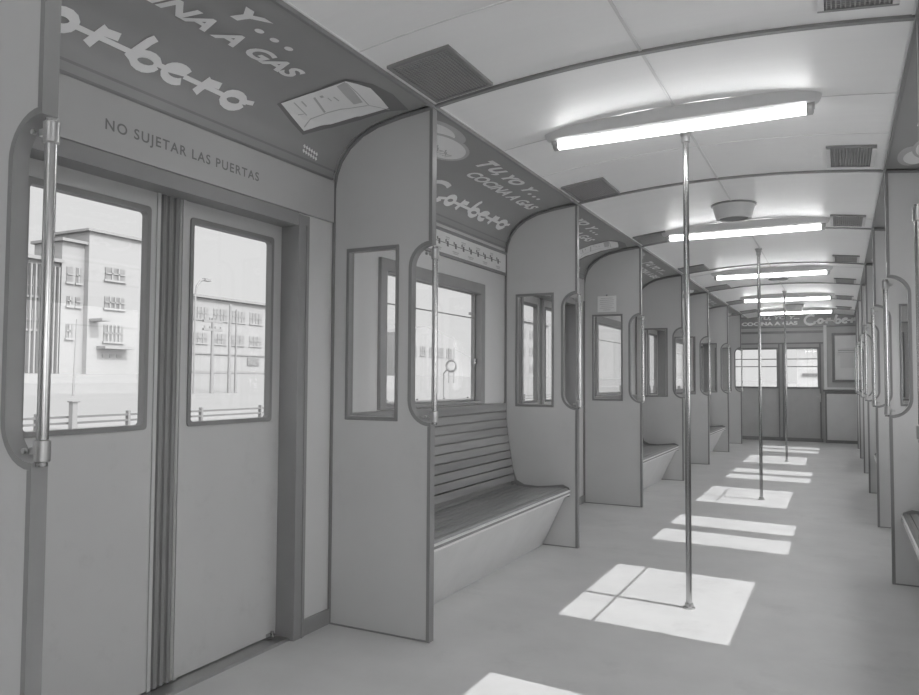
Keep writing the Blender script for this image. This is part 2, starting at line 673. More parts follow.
def make_partition(i, side, label, extra=None):
    b = Bay(YS[i], 0, side)
    t = Thing(b, 'partition', (-1.64, 0, 0), label, 'partition', 'glazed partitions on the %s-hand side' % side)
    hole = [(-1.792, .845), (-1.563, .845), (-1.563, 1.522), (-1.792, 1.522)]
    t.part('panel', MB().prism(inset(POUT, .008), [hole], 'xz', -.014, .014), 'panel_paint')
    t.part('edge_trim', MB().prism(POUT, [inset(POUT, .0145)], 'xz', -.017, .017), 'dark_trim')
    fr = t.part('window_frame', MB().prism([(-1.804, .833), (-1.551, .833), (-1.551, 1.534), (-1.804, 1.534)],
                [[(-1.789, .848), (-1.566, .848), (-1.566, 1.519), (-1.789, 1.519)]], 'xz', -.019, .019), 'dark_trim', bevel=.003)
    t.part('window_pane', MB().box(-1.786, -1.569, -.002, .002, .851, 1.516), 'glass', fr)
    hx = XE + .006
    rail = t.part('handrail', MB().tube([(hx, 0, .825), (hx, 0, 1.515)], .0115, 16), 'chrome')
    cl = MB()
    for z in (.855, 1.487):
        cl.tube([(hx, 0, z - .022), (hx, 0, z - .02), (hx, 0, z + .02), (hx, 0, z + .022)], [.0125, .0155, .0155, .0125], 16)
        cl.box(hx - .022, hx, -.012, .012, z - .007, z + .007)
        for dy in (-.022, .022):
            cl.tube([(hx - .028, dy * .7, z), (hx - .028, dy * 1.0, z)], .0055, 8)
        t.part('clamp', cl, 'steel', rail)
        cl = MB()
    if extra: extra(t)


def notice(t):
    n = MB().box(-1.757, -1.603, -.0165, -.0145, 1.553, 1.683)
    p = t.part('paper_notice', n, 'paper')
    tx = MB()
    for k in range(7):
        z = 1.665 - k * .016
        wdt = [.10, .12, .11, .12, .09, .12, .06][k]
        tx.box(-1.68 - wdt / 2, -1.68 + wdt / 2, -.0172, -.0166, z - .002, z + .002)
    t.part('printed_lines', tx, 'ad_mid', p)
    t.part('pin', MB().tube([(-1.68, -.0165, 1.69), (-1.68, -.021, 1.69)], .008, 10), 'chrome', p)


def hook(t):
    t.part('hook', MB().tube([(-1.43, -.014, 1.93), (-1.43, -.034, 1.93), (-1.43, -.038, 1.945)], .006, 8), 'steel')


LP = ['nearest left-hand partition, cut by the left photo edge, with a thick handrail',
      'left-hand partition right of the two nearest door leaves, before the first slatted bench',
      'left-hand partition closing the far end of the nearest slatted bench',
      'left-hand partition with a paper notice above its small window',
      'left-hand partition at the far end of the second bench, beside the nearest pole',
      'left-hand partition before the third bench, just right of the nearest pole',
      'left-hand partition at the far end of the third bench',
      'farthest left-hand partition, next to the end wall windows']
for i in range(8):
    make_partition(i, 'left', LP[i], notice if i == 3 else None)
RP = {1: 'right-hand partition nearest the camera, in front of the right bench at the photo edge',
      2: 'tall right-hand partition behind the right bench end, largest on the right edge',
      3: 'second right-hand partition seen, just left of the tall one at the right edge',
      4: 'third right-hand partition counted inward from the right photo edge',
      5: 'fourth right-hand partition counted inward from the right photo edge',
      6: 'fifth right-hand partition counted inward, two before the end cabinet',
      7: 'farthest right-hand partition, right next to the end cabinet'}
for i, l in RP.items():
    make_partition(i, 'right', l, hook if i == 2 else None)

# ================================================================== BENCHES
def make_bench(y0, L, side, label):
    b = Bay(y0, L, side)
    t = Thing(b, 'bench_seat', (-1.66, L / 2, 0), label, 'bench', 'slatted benches between the partitions')
    ya, yb = .021, L - .021
    # seat slats follow a dished curve
    seat = MB()
    pts = [(-1.462, .335), (-1.478, .349), (-1.515, .352), (-1.56, .348), (-1.605, .343), (-1.65, .339), (-1.695, .337), (-1.74, .338), (-1.785, .343), (-1.808, .352)]
    for p, q in zip(pts[1:], pts[2:]):
        d = Vector((q[0] - p[0], q[1] - p[1])); l = d.length; d.normalize(); n = Vector((-d.y, d.x)) * -1
        if n.y < 0: n = -n
        g = .0022
        a, c2 = Vector(p) + d * g, Vector(q) - d * g
        pr = [tuple(a), tuple(a + n * .004 + d * .002), tuple(c2 + n * .004 - d * .002), tuple(c2), tuple(c2 - n * .016), tuple(a - n * .016)]
        seat.prism(pr, [], 'xz', ya, yb)
    t.part('seat', seat, 'bench_wood')
    back = MB()
    bp = [(-1.806, .372), (-1.815, .418), (-1.823, .466), (-1.831, .514), (-1.838, .562), (-1.845, .610), (-1.852, .658), (-1.858, .706), (-1.863, .754), (-1.866, .802), (-1.868, .856)]
    for p, q in zip(bp, bp[1:]):
        a, c2 = Vector(p), Vector(q)
        d = (c2 - a).normalized(); n = Vector((d.y, -d.x))
        a2, c3 = a + d * .0025, c2 - d * .0025
        pr = [tuple(a2), tuple(a2 + n * .004 + d * .002), tuple(c3 + n * .004 - d * .002), tuple(c3), (c3.x - .012, c3.y), (a2.x - .012, a2.y)]
        back.prism(pr, [], 'xz', ya, yb)
    t.part('backrest', back, 'bench_wood')
    sub = MB().prism([(-1.47, .334), (-1.81, .325), (-1.83, .37), (-1.876, .85), (-1.8795, .85), (-1.8795, .30), (-1.47, .30)], [], 'xz', ya, yb)
    t.part('bench_frame', sub, 'dark_trim')
    nose = MB().prism([(-1.452, .343), (-1.447, .330), (-1.449, .315), (-1.46, .305), (-1.49, .303), (-1.49, .334), (-1.478, .352), (-1.464, .352)], [], 'xz', ya, yb)
    nz = t.part('seat_nosing', nose, 'dark_trim')
    st = MB().box(-1.452, -1.4435, ya, yb, .334, .3425).box(-1.452, -1.4455, ya, yb, .312, .321)
    t.part('metal_strip', st, 'strip_metal', nz)
    t.part('kick_panel', MB().prism([(-1.475, .304), (-1.49, .304), (-1.637, 0), (-1.622, 0)], [], 'xz', ya, yb), 'lower_paint')
    # upswept cover where the seat meets the partitions
    for y in (ya, yb - .004):
        e = [(-1.45, .300), (-1.445, .33), (-1.452, .356), (-1.49, .372), (-1.56, .362), (-1.65, .352), (-1.74, .356), (-1.79, .38), (-1.815, .45), (-1.83, .54), (-1.85, .66), (-1.862, .76), (-1.866, .86), (-1.878, .86), (-1.878, .30)]
        t.part('end_cover', MB().prism(e, [], 'xz', y, y + .004), 'dark_trim')


BL = {('left', 3): 'dark slatted bench under the nearest side window, largest of the benches',
      ('left', 5): 'second dark slatted bench along the left wall, left of the nearest pole',
      ('left', 7): 'small far dark slatted bench on the left, right of the nearest pole',
      ('right', 3): 'bench on the right side, only its front edge seen at right photo edge',
      ('right', 5): 'right-hand bench directly behind the tall right partition and the next one',
      ('right', 7): 'farthest right-hand bench, between the last right-hand partitions'}
for (side, k), l in BL.items():
    make_bench(BAYS[k][0], BAYS[k][1], side, l)

# ================================================================== ADVERTISING BOARDS
def stove_picture(t, parent, fn, u0):
    # dark shadow shape, then an appliance drawn in perspective (fn takes u along the board, s down the cove)
    def poly(pts, m, off, name):
        mb = MB()
        q = [(u0 + a, s) for a, s in pts]
        fill(mb, q, [tuple(f) for f in tessellate_polygon([[Vector((a, b, 0)) for a, b in q]])], lambda u, s: fn(u, s, off))
        return t.part(name, mb, m, parent, flat=False)
    poly([(1.111, .399), (1.176, .287), (1.189, .141), (1.281, .088), (1.396, .076), (1.557, .103), (1.51, .182), (1.493, .29), (1.417, .389), (1.313, .464), (1.22, .437)], 'ad_dark', .002, 'picture_shadow')
    poly([(1.123, .389), (1.186, .281), (1.202, .15), (1.247, .13), (1.303, .112), (1.396, .13), (1.49, .154), (1.467, .272), (1.397, .372), (1.304, .448), (1.217, .42)], 'ad_letter', .003, 'appliance_picture')
    poly([(1.208, .195), (1.202, .155), (1.282, .172), (1.376, .198), (1.365, .232), (1.283, .214)], 'ad_mid', .0036, 'control_strip')
    mb = MB()
    def ln(pts, w=.006):
        ribbon(mb, pts, w, lambda u, s: fn(u, s, .0042))
    ln([(1.197, .3), (1.253, .319), (1.303, .336)], .008)
    ln([(1.28, .433), (1.281, .392), (1.314, .33), (1.363, .268), (1.398, .199)], .006)
    ln([(1.20, .155), (1.29, .17), (1.40, .195), (1.49, .158)], .004)
    ln([(1.15, .36), (1.19, .37), (1.25, .385)], .004)
    ln([(1.21, .278), (1.225, .282)], .012)
    ln([(1.17, .34), (1.21, .35)], .005); ln([(1.25, .25), (1.29, .255)], .005); ln([(1.24, .27), (1.27, .275)], .004); ln([(1.215, .40), (1.235, .385)], .004)
    t.part('drawn_lines', mb, 'ad_mid', parent)
    mb = MB()
    for k in range(2):
        for j in range(6):
            a = 1.345 + j * .016 + k * .003
            ribbon(mb, [(u0 + a, .497 + k * .018 + j * .002), (u0 + a + .009, .507 + k * .018 + j * .002)], .010, lambda u, s: fn(u, s, .003))
    t.part('small_print', mb, 'ad_letter', parent)


def plates_picture(t, parent, fn, u0):
    for k, (cu, cs, ru, rs, m) in enumerate([(.24, .10, .17, .055, 'ad_mid'), (.22, .12, .12, .05, 'ad_letter'), (.38, .19, .205, .095, 'ad_mid'), (.38, .19, .18, .08, 'ad_letter')]):
        mb = MB()
        n = 28
        mb.add([fn(u0 + cu, cs, .002 + k * .0008)] + [fn(u0 + cu + ru * cos(2 * pi * i / n), cs + rs * sin(2 * pi * i / n), .002 + k * .0008) for i in range(n)],
               [(0, i + 1, (i + 1) % n + 1) for i in range(n)])
        t.part('dish_picture', mb, m, parent)
    mb = MB()
    for j in range(9):
        a = .26 + j * .026
        ribbon(mb, [(u0 + a, .19 + .012 * (j % 3)), (u0 + a + .03, .205 + .01 * ((j + 1) % 3)), (u0 + a + .015, .235)], .008, lambda u, s: fn(u, s, .006))
    t.part('drawn_lines', mb, 'ad_mid', parent)


def make_ad(y0, L, side, kind, label):
    b = Bay(y0, L, side)
    t = Thing(b, 'advertising_panel', (-1.64, L / 2, 2.04), label, 'advertisement', 'advertising boards under the %s-hand ceiling edge' % side)
    ya, yb = .021, L - .021
    mb = MB()
    vs, fs = [], []
    N = 26
    for i in range(N + 1):
        s = PS[-1] * (.018 + .982 * i / N)
        for off in (0, -.010):
            x, z = cove(s, off)
            vs += [(x, ya, z), (x, yb, z)]
    for i in range(N):
        o = i * 4
        fs += [(o, o + 1, o + 5, o + 4), (o + 2, o + 6, o + 7, o + 3), (o, o + 4, o + 6, o + 2), (o + 1, o + 3, o + 7, o + 5)]
    fs += [(0, 2, 3, 1), (N * 4, N * 4 + 1, N * 4 + 3, N * 4 + 2)]
    mb.add(vs, fs)
    bd = t.part('board', mb, 'ad_print')
    def fn(u, s, off=.003):
        x, z = cove(s, off)
        return (x, u, z)
    fd = .30 if kind == 'A' else .0
    o1 = .095 if kind == 'A' else .72          # slogan start
    up = lambda u, v: fn(u, -v)
    m = MB()
    put_text(m, 'T', up, o1, -.176, .10, .088, bold=.06, shear=.30)
    put_text(m, 'U, YO  Y . . .', up, o1 + .105, -.163 , .71, .066, bold=.06, shear=.30)
    put_text(m, 'COCINA A GAS', up, o1 + .08, -.276, .875, .064, bold=.04, shear=.28)
    t.part('slogan_lettering', m, 'ad_letter', bd)
    m = MB()
    script_word(m, up, (.018 if kind == 'A' else .62), -.505, (.99 if kind == 'A' else 1.06), .125)
    t.part('brand_lettering', m, 'ad_letter', bd)
    m = MB()
    for q in (PS[-1] * .93, PS[-1] * .985):
        ribbon(m, [(ya, -q), (yb, -q)], .008, up)
    t.part('lower_moulding', m, 'dark_trim', bd)
    if kind == 'A': stove_picture(t, bd, fn, -0.012)
    else: plates_picture(t, bd, fn, .02)


LA = {2: 'large dark advertising board with stove picture above the nearest doors',
      3: 'advertising board with plates of food above the nearest bench window',
      4: 'advertising board with stove picture, second such board along the left side',
      5: 'small foreshortened advertising board above the second left bench',
      6: 'advertising board above the left doors beyond the nearest pole',
      7: 'tiny foreshortened advertising board above the third left bench',
      8: 'farthest left advertising board, next to the end wall'}
for k, l in LA.items():
    make_ad(BAYS[k][0], BAYS[k][1], 'left', 'A' if k % 2 == 0 else 'B', l)
for k in range(3, 9):
    nth = {3: 'nearest', 4: 'second', 5: 'third', 6: 'fourth', 7: 'fifth', 8: 'farthest'}[k]
    make_ad(BAYS[k][0], BAYS[k][1], 'right', 'A' if k % 2 == 0 else 'B', '%s dark advertising board in the row above the right-hand side' % nth)

# header signs over the doors and route strips over the bench windows
HL = {2: 'light header board reading NO SUJETAR LAS PUERTAS over the nearest doors', 4: 'second light header board over left doors, behind the bench partition',
      6: 'third light header board over left doors, far along the carriage', 8: 'farthest header board over the left doors'}
def make_header(k, side, label):
    y0, L, _ = BAYS[k]
    b = Bay(y0, L, side)
    t = Thing(b, 'header_sign', (-1.875, L / 2, 1.65), label, 'sign', 'header boards over the %s doors' % side)
    bd = t.part('board', MB().box(-1.8795, -1.866, .021, L - .021, 1.648, 1.822), 'header_paint', bevel=.002)
    m = MB()
    put_text(m, 'NO SUJETAR LAS PUERTAS', lambda u, v: (-1.8652, u, v), .474, 1.7125, .632, .031, bold=.016, space=1.2)
    t.part('lettering', m, 'ink', bd)
for k, l in HL.items():
    make_header(k, 'left', l)
for k in (4, 6, 8):
    make_header(k, 'right', '%s header board over the right-hand doors' % {4: 'nearest', 6: 'middle', 8: 'farthest'}[k])

SL = {3: 'light route strip with a line of stops above the nearest bench window', 5: 'route strip above the second left bench window', 7: 'route strip above the third left bench window'}
def make_strip(k, side, label):
    y0, L, _ = BAYS[k]
    b = Bay(y0, L, side)
    t = Thing(b, 'route_diagram', (-1.875, L / 2, 1.67), label, 'sign', 'route strips over the %s bench windows' % side)
    bd = t.part('board', MB().box(-1.8795, -1.870, .021, L - .021, 1.668, 1.790), 'strip_paper')
    t.part('frame_rail', MB().box(-1.8795, -1.860, .021, L - .021, 1.786, 1.800), 'dark_trim', bd)
    t.part('frame_rail', MB().box(-1.8795, -1.860, .021, L - .021, 1.655, 1.669), 'dark_trim', bd)
    m = MB(); R = random.Random(k)
    m.box(-1.870, -1.8692, .12, L - .10, 1.727, 1.7305)
    n = 17
    for i in range(n):
        y = .14 + (L - .28) * i / (n - 1)
        m.box(-1.8694, -1.8688, y - .010, y + .010, 1.714, 1.742)
        m.box(-1.8694, -1.8688, y - .026, y - .014, 1.735, 1.750)
    t.part('route_line', m, 'ink', bd)
    m = MB()
    for i in range(n):
        y = .14 + (L - .28) * i / (n - 1)
        z = 1.762 if i % 2 else 1.695
        w = R.uniform(.018, .038)
        m.box(-1.8694, -1.8688, y - w, y + w, z - .003, z + .003)
        m.box(-1.8694, -1.8688, y - w * .7, y + w * .7, z - .012, z - .007)
    t.part('stop_names', m, 'ad_mid', bd)
for k, l in SL.items():
    make_strip(k, 'left', l)
for k in (3, 5, 7):
    make_strip(k, 'right', '%s route strip above a right-hand bench window' % {3: 'nearest', 5: 'middle', 7: 'farthest'}[k])

# ================================================================== CENTRE POLES
for y, l in ((3.407, 'nearest chrome floor-to-ceiling pole, standing in the big sunlit patch'),
             (6.77, 'second chrome floor-to-ceiling pole, middle one of the three'),
             (10.1, 'farthest chrome floor-to-ceiling pole, nearest the end wall')):
    x = -.606
    b = Bay(0, 0, 'left')
    t = Thing(b, 'grab_pole', (x, y, 0), l, 'pole', 'chrome poles down the middle of the aisle')
    top = arch(x)
    t.part('pole', MB().tube([(x, y, .004), (x, y, top - .004)], .0128, 20), 'chrome')
    t.part('top_flange', MB().lathe([(.030, top), (.030, top - .008), (.022, top - .016), (.024, top - .022), (.018, top - .030), (.018, top - .055), (.0135, top - .058)], (x, y)), 'steel')
    t.part('floor_flange', MB().lathe([(.026, 0), (.026, .006), (.019, .010), (.017, .024), (.0135, .026)], (x, y)), 'steel')

# ================================================================== CEILING LIGHTS
LL = ['unused', 'nearest and largest fluorescent ceiling light, above the nearest pole', 'second fluorescent ceiling light, behind the round ceiling speaker',
      'third fluorescent ceiling light from the camera', 'fourth fluorescent ceiling light from the camera', 'farthest fluorescent ceiling light, by the end wall board']
def make_light(y, label):
    b = Bay(0, 0, 'left')
    xa, xb = -1.175, -.045
    cx = (xa + xb) / 2
    zb = 2.074
    t = Thing(b, 'ceiling_light', (cx, y, arch(cx)), label, 'ceiling light', 'fluorescent lights across the ceiling')
    # boat-shaped housing under the arch
    n = 40
    vs, fs = [], []
    def ring(scale, z):
        out = []
        for i in range(n):
            a = 2 * pi * i / n
            ex = math.copysign(abs(cos(a)) ** .35, cos(a)); ey = math.copysign(abs(sin(a)) ** .8, sin(a))
            x = cx + (xb - xa) / 2 * scale * ex
            out.append((x, y + .062 * (scale ** 6) * ey, z if z is not None else arch(x) + .001))
        return out
    rings = [ring(1.0, None), ring(.99, zb + .012), ring(.975, zb), ring(.93, zb - .008)]
    for r_ in rings: vs += r_
    for j in range(3):
        for i in range(n):
            fs.append((j * n + i, j * n + (i + 1) % n, (j + 1) * n + (i + 1) % n, (j + 1) * n + i))
    fs.append(tuple(range(3 * n, 4 * n)))
    t.part('housing', MB().add(vs, fs), 'fixture')
    zt = zb - .020
    t.part('tube', MB().tube([(xa + .065, y, zt), (xb - .055, y, zt)], .0215, 20), 'tube_glow')
    for x, s in ((xa + .045, 1), (xb - .035, -1)):
        m = MB().tube([(x - s * .004, y, zt), (x, y, zt), (x + s * .018, y, zt), (x + s * .022, y, zt)], [.018, .0255, .0255, .024], 20)
        m.box(x - .008, x + .008, y - .018, y + .018, zt, zb + .004)
        t.part('end_cap', m, 'steel')
for y, l in zip(ys_l[1:], LL[1:]):
    make_light(y, l)
make_light(ys_l[0], 'fluorescent ceiling light above and behind the camera position')
make_light(-1.7, 'fluorescent ceiling light at the near end, out of the picture')

# ================================================================== CEILING VENTS
def make_vent(y0, y1, x0, x1, label, group):
    cx, cy = (x0 + x1) / 2, (y0 + y1) / 2
    zz = arch(cx)
    b = Bay(0, 0, 'left')
    t = Thing(b, 'ceiling_vent', (cx, cy, zz), label, 'vent', group)
    def bend(mb): return mb.map(lambda x, y, z: (x, y, arch(x) - z))
    fr = MB().prism([(x0, y0), (x1, y0), (x1, y1), (x0, y1)], [[(x0 + .014, y0 + .014), (x1 - .014, y0 + .014), (x1 - .014, y1 - .014), (x0 + .014, y1 - .014)]], 'xy', -.002, .010)
    t.part('frame', bend(fr), 'dark_trim')
    t.part('duct_plate', bend(MB().box(x0 + .01, x1 - .01, y0 + .01, y1 - .01, .0, .003)), 'grille_dark')
    g = MB()
    n = int((y1 - y0) / .012)
    for i in range(1, n):
        y = y0 + (y1 - y0) * i / n
        g.box(x0 + .012, x1 - .012, y - .0018, y + .0018, .004, .007)
    m = int((x1 - x0) / .012)
    for i in range(1, m):
        x = x0 + (x1 - x0) * i / m
        g.box(x - .0018, x + .0018, y0 + .012, y1 - .012, .005, .008)
    t.part('wire_mesh', bend(g), 'grille_mesh')
    return t, bend
NTH = ['nearest', 'second', 'third', 'fourth', 'fifth', 'sixth', 'farthest']
for i, y in enumerate(YS[1:]):
    make_vent(y - .39, y - .035, -1.375, -1.135, '%s mesh ceiling vent along the left ceiling edge' % NTH[i], 'mesh vents along the left ceiling edge')
    t, bend = make_vent(y - .46, y - .10, -.045, .165, '%s mesh ceiling vent along the right ceiling edge' % NTH[i], 'mesh vents along the right ceiling edge')
    for xx in (-.045, .147):
        t.part('side_clip', bend(MB().box(xx, xx + .018, y - .44, y - .12, .010, .014)), 'fixture')

# ================================================================== CEILING SPEAKERS / DISC
def make_speaker(y, label, r=.140):
    b = Bay(0, 0, 'left')
    z = arch(XC)
    t = Thing(b, 'ceiling_speaker', (XC, y, z), label, 'speaker', 'round fittings on the ceiling centre line')
    k = r / .158
    t.part('rim', MB().lathe([(r, z + .001), (r, z - .006), (r * .94, z - .010)], (XC, y)), 'dark_trim')
    t.part('bowl', MB().lathe([(r * .93, z - .008), (r * .90, z - .03), (r * .80, z - .085 * k), (r * .77, z - .105 * k), (r * .66, z - .108 * k), (r * .64, z - .09 * k), (r * .1, z - .09 * k)], (XC, y), 40), 'fixture')
    m = MB().lathe([(r * .63, z - .094 * k), (r * .63, z - .098 * k)], (XC, y), 32)
    t.part('grille', m, 'grille_dark')
make_speaker(5.0, 'pale bowl-shaped fitting hanging from the ceiling before the second light')
make_speaker(12.0, 'far bowl-shaped fitting hanging near the last lights')
zc = arch(XC)
t = Thing(Bay(0, 0, 'left'), 'ceiling_fitting', (XC, 8.85, zc), 'flat dark round disc on the ceiling after the third light', 'ceiling fitting')
t.part('disc', MB().lathe([(.10, zc + .001), (.10, zc - .012), (.08, zc - .020)], (XC, 8.85)), 'dark_trim')
t.part('rim_ring', MB().lathe([(.108, zc + .001), (.108, zc - .005)], (XC, 8.85)), 'fixture')

# ================================================================== END WALL
YE = YEND
ew = MB().prism([(-2.0, 0), (.814, 0), (.814, 2.2), (-2.0, 2.2)],
                [[(-1.62, .895), (-.945, .895), (-.945, 1.54), (-1.62, 1.54)], [(-.80, .895), (-.325, .895), (-.325, 1.545), (-.80, 1.545)]], 'xz', YE, YE + .08)
struct('wall_end', ew, 'end_paint')
e = Bay(0, 0, 'left')
for n, (x0, x1) in enumerate(((-1.62, -.945), (-.80, -.325))):
    t = Thing(e, 'window_%d' % (20 + n), ((x0 + x1) / 2, YE, .9), kind='structure')
    t.part('window_frame', MB().prism([(x0 - .02, .875), (x1 + .02, .875), (x1 + .02, 1.565), (x0 - .02, 1.565)], [rrect(x0 + .008, .905, x1 - .008, 1.532, .01)], 'xz', YE - .02, YE + .03), 'dark_trim', bevel=.003)
    m = MB()
    for z in (1.37, 1.243): m.box(x0, x1, YE + .03, YE + .045, z - .007, z + .007)
    t.part('guard_bar', m, 'dark_trim')
    t.part('window_pane', MB().box(x0, x1, YE + .012, YE + .016, .9, 1.54), 'glass')
# gangway door leaf with raised stiles
t = Thing(e, 'door_20', (-.56, YE, 0), kind='structure')
m = MB()
for x in (-.915, -.85, -.29):
    m.box(x - .012, x + .012, YE - .03, YE - .002, .02, 1.63)
t.part('door_stile', m, 'dark_trim')
t.part('door_panel', MB().box(-.835, -.305, YE - .012, YE - .001, .06, .86), 'end_paint')
t.part('kick_rail', MB().box(-1.86, -.26, YE - .02, YE - .001, 0, .06), 'dark_trim')
h = t.part('handle', MB().tube([(-.30, YE - .045, .70), (-.30, YE - .045, .78)], .008, 10).tube([(-.30, YE - .05, .745), (-.345, YE - .05, .745)], .007, 8).box(-.315, -.285, YE - .045, YE - .012, .66, .80), 'steel')
m = MB().box(-1.84, -.245, YE - .018, YE - .001, 1.80, 1.84).box(-1.84, -.245, YE - .012, YE - .001, 1.62, 1.645)
trim(m, 'dark_trim')
m = MB().box(-.235, -.19, YE - .03, YE - .001, .84, 1.92)
trim(m, 'end_light')
m = MB().box(-.235, .67, YE - .12, YE - .001, .87, .90)
trim(m, 'end_light')

# end advertising board
t = Thing(e, 'advertising_panel', (XC, YE - .01, 2.0), 'dark advertising board across the end wall above the far windows', 'advertisement')
bd = t.part('board', MB().box(-1.60, .40, YE - .020, YE - .004, 1.915, 2.115), 'ad_print')
fe = lambda u, v: (u, YE - .0215, v)
m = MB()
put_text(m, 'TU, YO Y...', fe, -1.23, 2.042, .64, .055, bold=.05, shear=.2)
put_text(m, 'COCINA A GAS', fe, -1.50, 1.945, .88, .058, bold=.05)
t.part('slogan_lettering', m, 'ad_letter', bd)
m = MB()
script_word(m, fe, -.54, 1.925, .93, .165)
t.part('brand_lettering', m, 'ad_letter', bd)
t.part('frame_rail', MB().box(-1.62, .42, YE - .028, YE - .003, 1.895, 1.915), 'dark_trim', bd)

# cabinet at the right of the end wall
t = Thing(e, 'end_cabinet', (.2, YE - .06, 0), 'pale low cabinet against the end wall, right of the gangway door', 'cabinet')
t.part('body', MB().box(-.225, .67, YE - .10, YE - .002, .0, .83), 'dark_trim')
t.part('door', MB().box(-.20, .60, YE - .115, YE - .101, .05, .795), 'lower_paint', bevel=.004)
t.part('top', MB().box(-.25, .67, YE - .13, YE - .002, .831, .862), 'dark_trim', bevel=.004)
# framed notice
t = Thing(e, 'framed_notice', (.1, YE - .01, .99), 'dark framed notice on the end wall above the pale cabinet', 'notice')
x0, x1 = -.115, .36
t.part('frame', MB().prism([(x0, .985), (x1, .985), (x1, 1.79), (x0, 1.79)], [[(x0 + .04, 1.025), (x1 - .04, 1.025), (x1 - .04, 1.75), (x0 + .04, 1.75)]], 'xz', YE - .03, YE - .002), 'dark_trim', bevel=.003)
s = t.part('sheet', MB().box(x0 + .035, x1 - .035, YE - .010, YE - .002, 1.02, 1.755), 'end_light')
t.part('printed_block', MB().box(x0 + .08, x1 - .08, YE - .012, YE - .0102, 1.42, 1.54).box(x0 + .12, x1 - .12, YE - .012, YE - .0102, 1.22, 1.42), 'lower_paint', s)
t.part('printed_lines', MB().box(x0 + .09, x1 - .09, YE - .0135, YE - .0122, 1.50, 1.507).box(x0 + .09, x1 - .09, YE - .0135, YE - .0122, 1.47, 1.474), 'ink', s)

# ================================================================== OUTSIDE
# sunlit yard: a track bed by the car, rising to the level of the buildings
vs, fs = [], []
xs = [(-2.4, -.95), (-7.5, -.75), (-9.2, .30), (-11, .36), (-20, .45), (-30, .9), (-39.5, 1.17), (-62, 1.5), (-220, 2.0)]
for x, z in xs: vs += [(x, -60, z), (x, 420, z)]
for i in range(len(xs) - 1): fs.append((2 * i, 2 * i + 1, 2 * i + 3, 2 * i + 2))
struct('ground_yard', MB().add(vs, fs), 'yard')
vs = [(-2.4, -60, -.95), (-2.4, 420, -.95), (220, 420, -.95), (220, -60, -.95)]
struct('ground_track', MB().add(vs, [(0, 1, 2, 3)]), 'ballast')
# added pale slab, unseen, bouncing sunlight up through the right windows onto the ceiling
struct('ground_bounce_slab', MB().box(1.05, 14, -40, 26, -.94, -.12), 'bounce_concrete')


def ext_windows(t, parent, rects, x, m, soft=False):
    for y0, y1, z0, z1, nm in rects:
        f = MB().box(x - .1, x + .05, y0, y1, z0, z1)
        w = t.part('window', f, m, parent)
        g = MB()
        for k in range(1, nm):
            yy = y0 + (y1 - y0) * k / nm
            g.box(x + .05, x + .12, yy - .05, yy + .05, z0, z1)
        g.box(x + .05, x + .14, y0 - .08, y1 + .08, z0 - .12, z0)
        g.box(x + .05, x + .12, y0, y1, (z0 + z1) / 2 - .035, (z0 + z1) / 2 + .035)
        t.part('mullion', g, 'bldg_plaster', w)


def bthing(name, anchor, label, cat='building', group=None):
    return Thing(Bay(0, 0, 'left'), name, anchor, label, cat, group)


# corner block with stair tower and lower wing (left door leaf window)
X1 = -40
t = bthing('apartment_building', (X1 - 1.7, 32, 1.2), 'tall pale corner building with flat roof seen through the left door window')
body = t.part('main_block', MB().box(X1 - 3.4, X1, 29.2, 36.2, 1.0, 9.75), 'bldg_plaster')
t.part('roof_slab', MB().box(X1 - 3.5, X1 + .25, 28.95, 36.5, 9.75, 9.9), 'bldg_trim')
tw = t.part('stair_tower', MB().box(X1 - 3.0, X1 - .4, 27.75, 29.2, 1.0, 8.95), 'bldg_shadow')
t.part('roof_slab', MB().box(X1 - 3.1, X1 - .1, 27.55, 29.2, 8.95, 9.12), 'bldg_trim')
wg = t.part('low_wing', MB().box(X1 - 3.0, X1 - .6, 19.0, 27.75, 1.0, 7.65), 'bldg_shadow')
t.part('roof_slab', MB().box(X1 - 3.1, X1 - .2, 18.6, 27.75, 7.65, 7.85), 'bldg_trim')
ext_windows(t, body, [(30.3, 31.7, 7.0, 7.75, 3), (30.3, 31.7, 5.25, 5.95, 4), (30.3, 31.65, 3.2, 4.2, 5)], X1, 'bldg_window')
ext_windows(t, body, [(33.2, 34.6, 7.0, 7.75, 3), (33.2, 34.6, 5.25, 5.95, 4), (33.2, 34.6, 3.2, 4.2, 5)], X1, 'bldg_window')
t.part('ledge', MB().box(X1, X1 + .8, 29.85, 31.95, 2.72, 2.88), 'bldg_trim', body)
for k in range(3):
    t.part('window', MB().box(X1 - .1, X1 + .04, 30.25 + k * .5, 30.6 + k * .5, 2.2, 2.42), 'bldg_window', body)
ext_windows(t, tw, [(28.05, 28.42, 6.6, 7.5, 1), (28.65, 28.95, 6.6, 7.5, 2), (28.1, 28.45, 5.2, 5.75, 2), (28.65, 28.95, 5.2, 5.75, 1), (28.1, 28.5, 3.3, 4.1, 2)], X1 - .4, 'bldg_window')
ext_windows(t, wg, [(20.0 + 1.9 * k, 20.9 + 1.9 * k, z, z + 1.1, 2) for k in range(4) for z in (5.6, 3.7)], X1 - .6, 'bldg_window_soft')
m = MB()
for k in range(9):
    m.box(X1 - .6, X1 - .3, 25.3 + .28 * k, 25.36 + .28 * k, 1.2, 7.4)
t.part('facade_rib', m, 'bldg_shadow', wg)
t.part('awning', MB().box(X1, X1 + 1.2, 29.3, 29.9, 4.35, 4.5), 'bldg_trim', body)

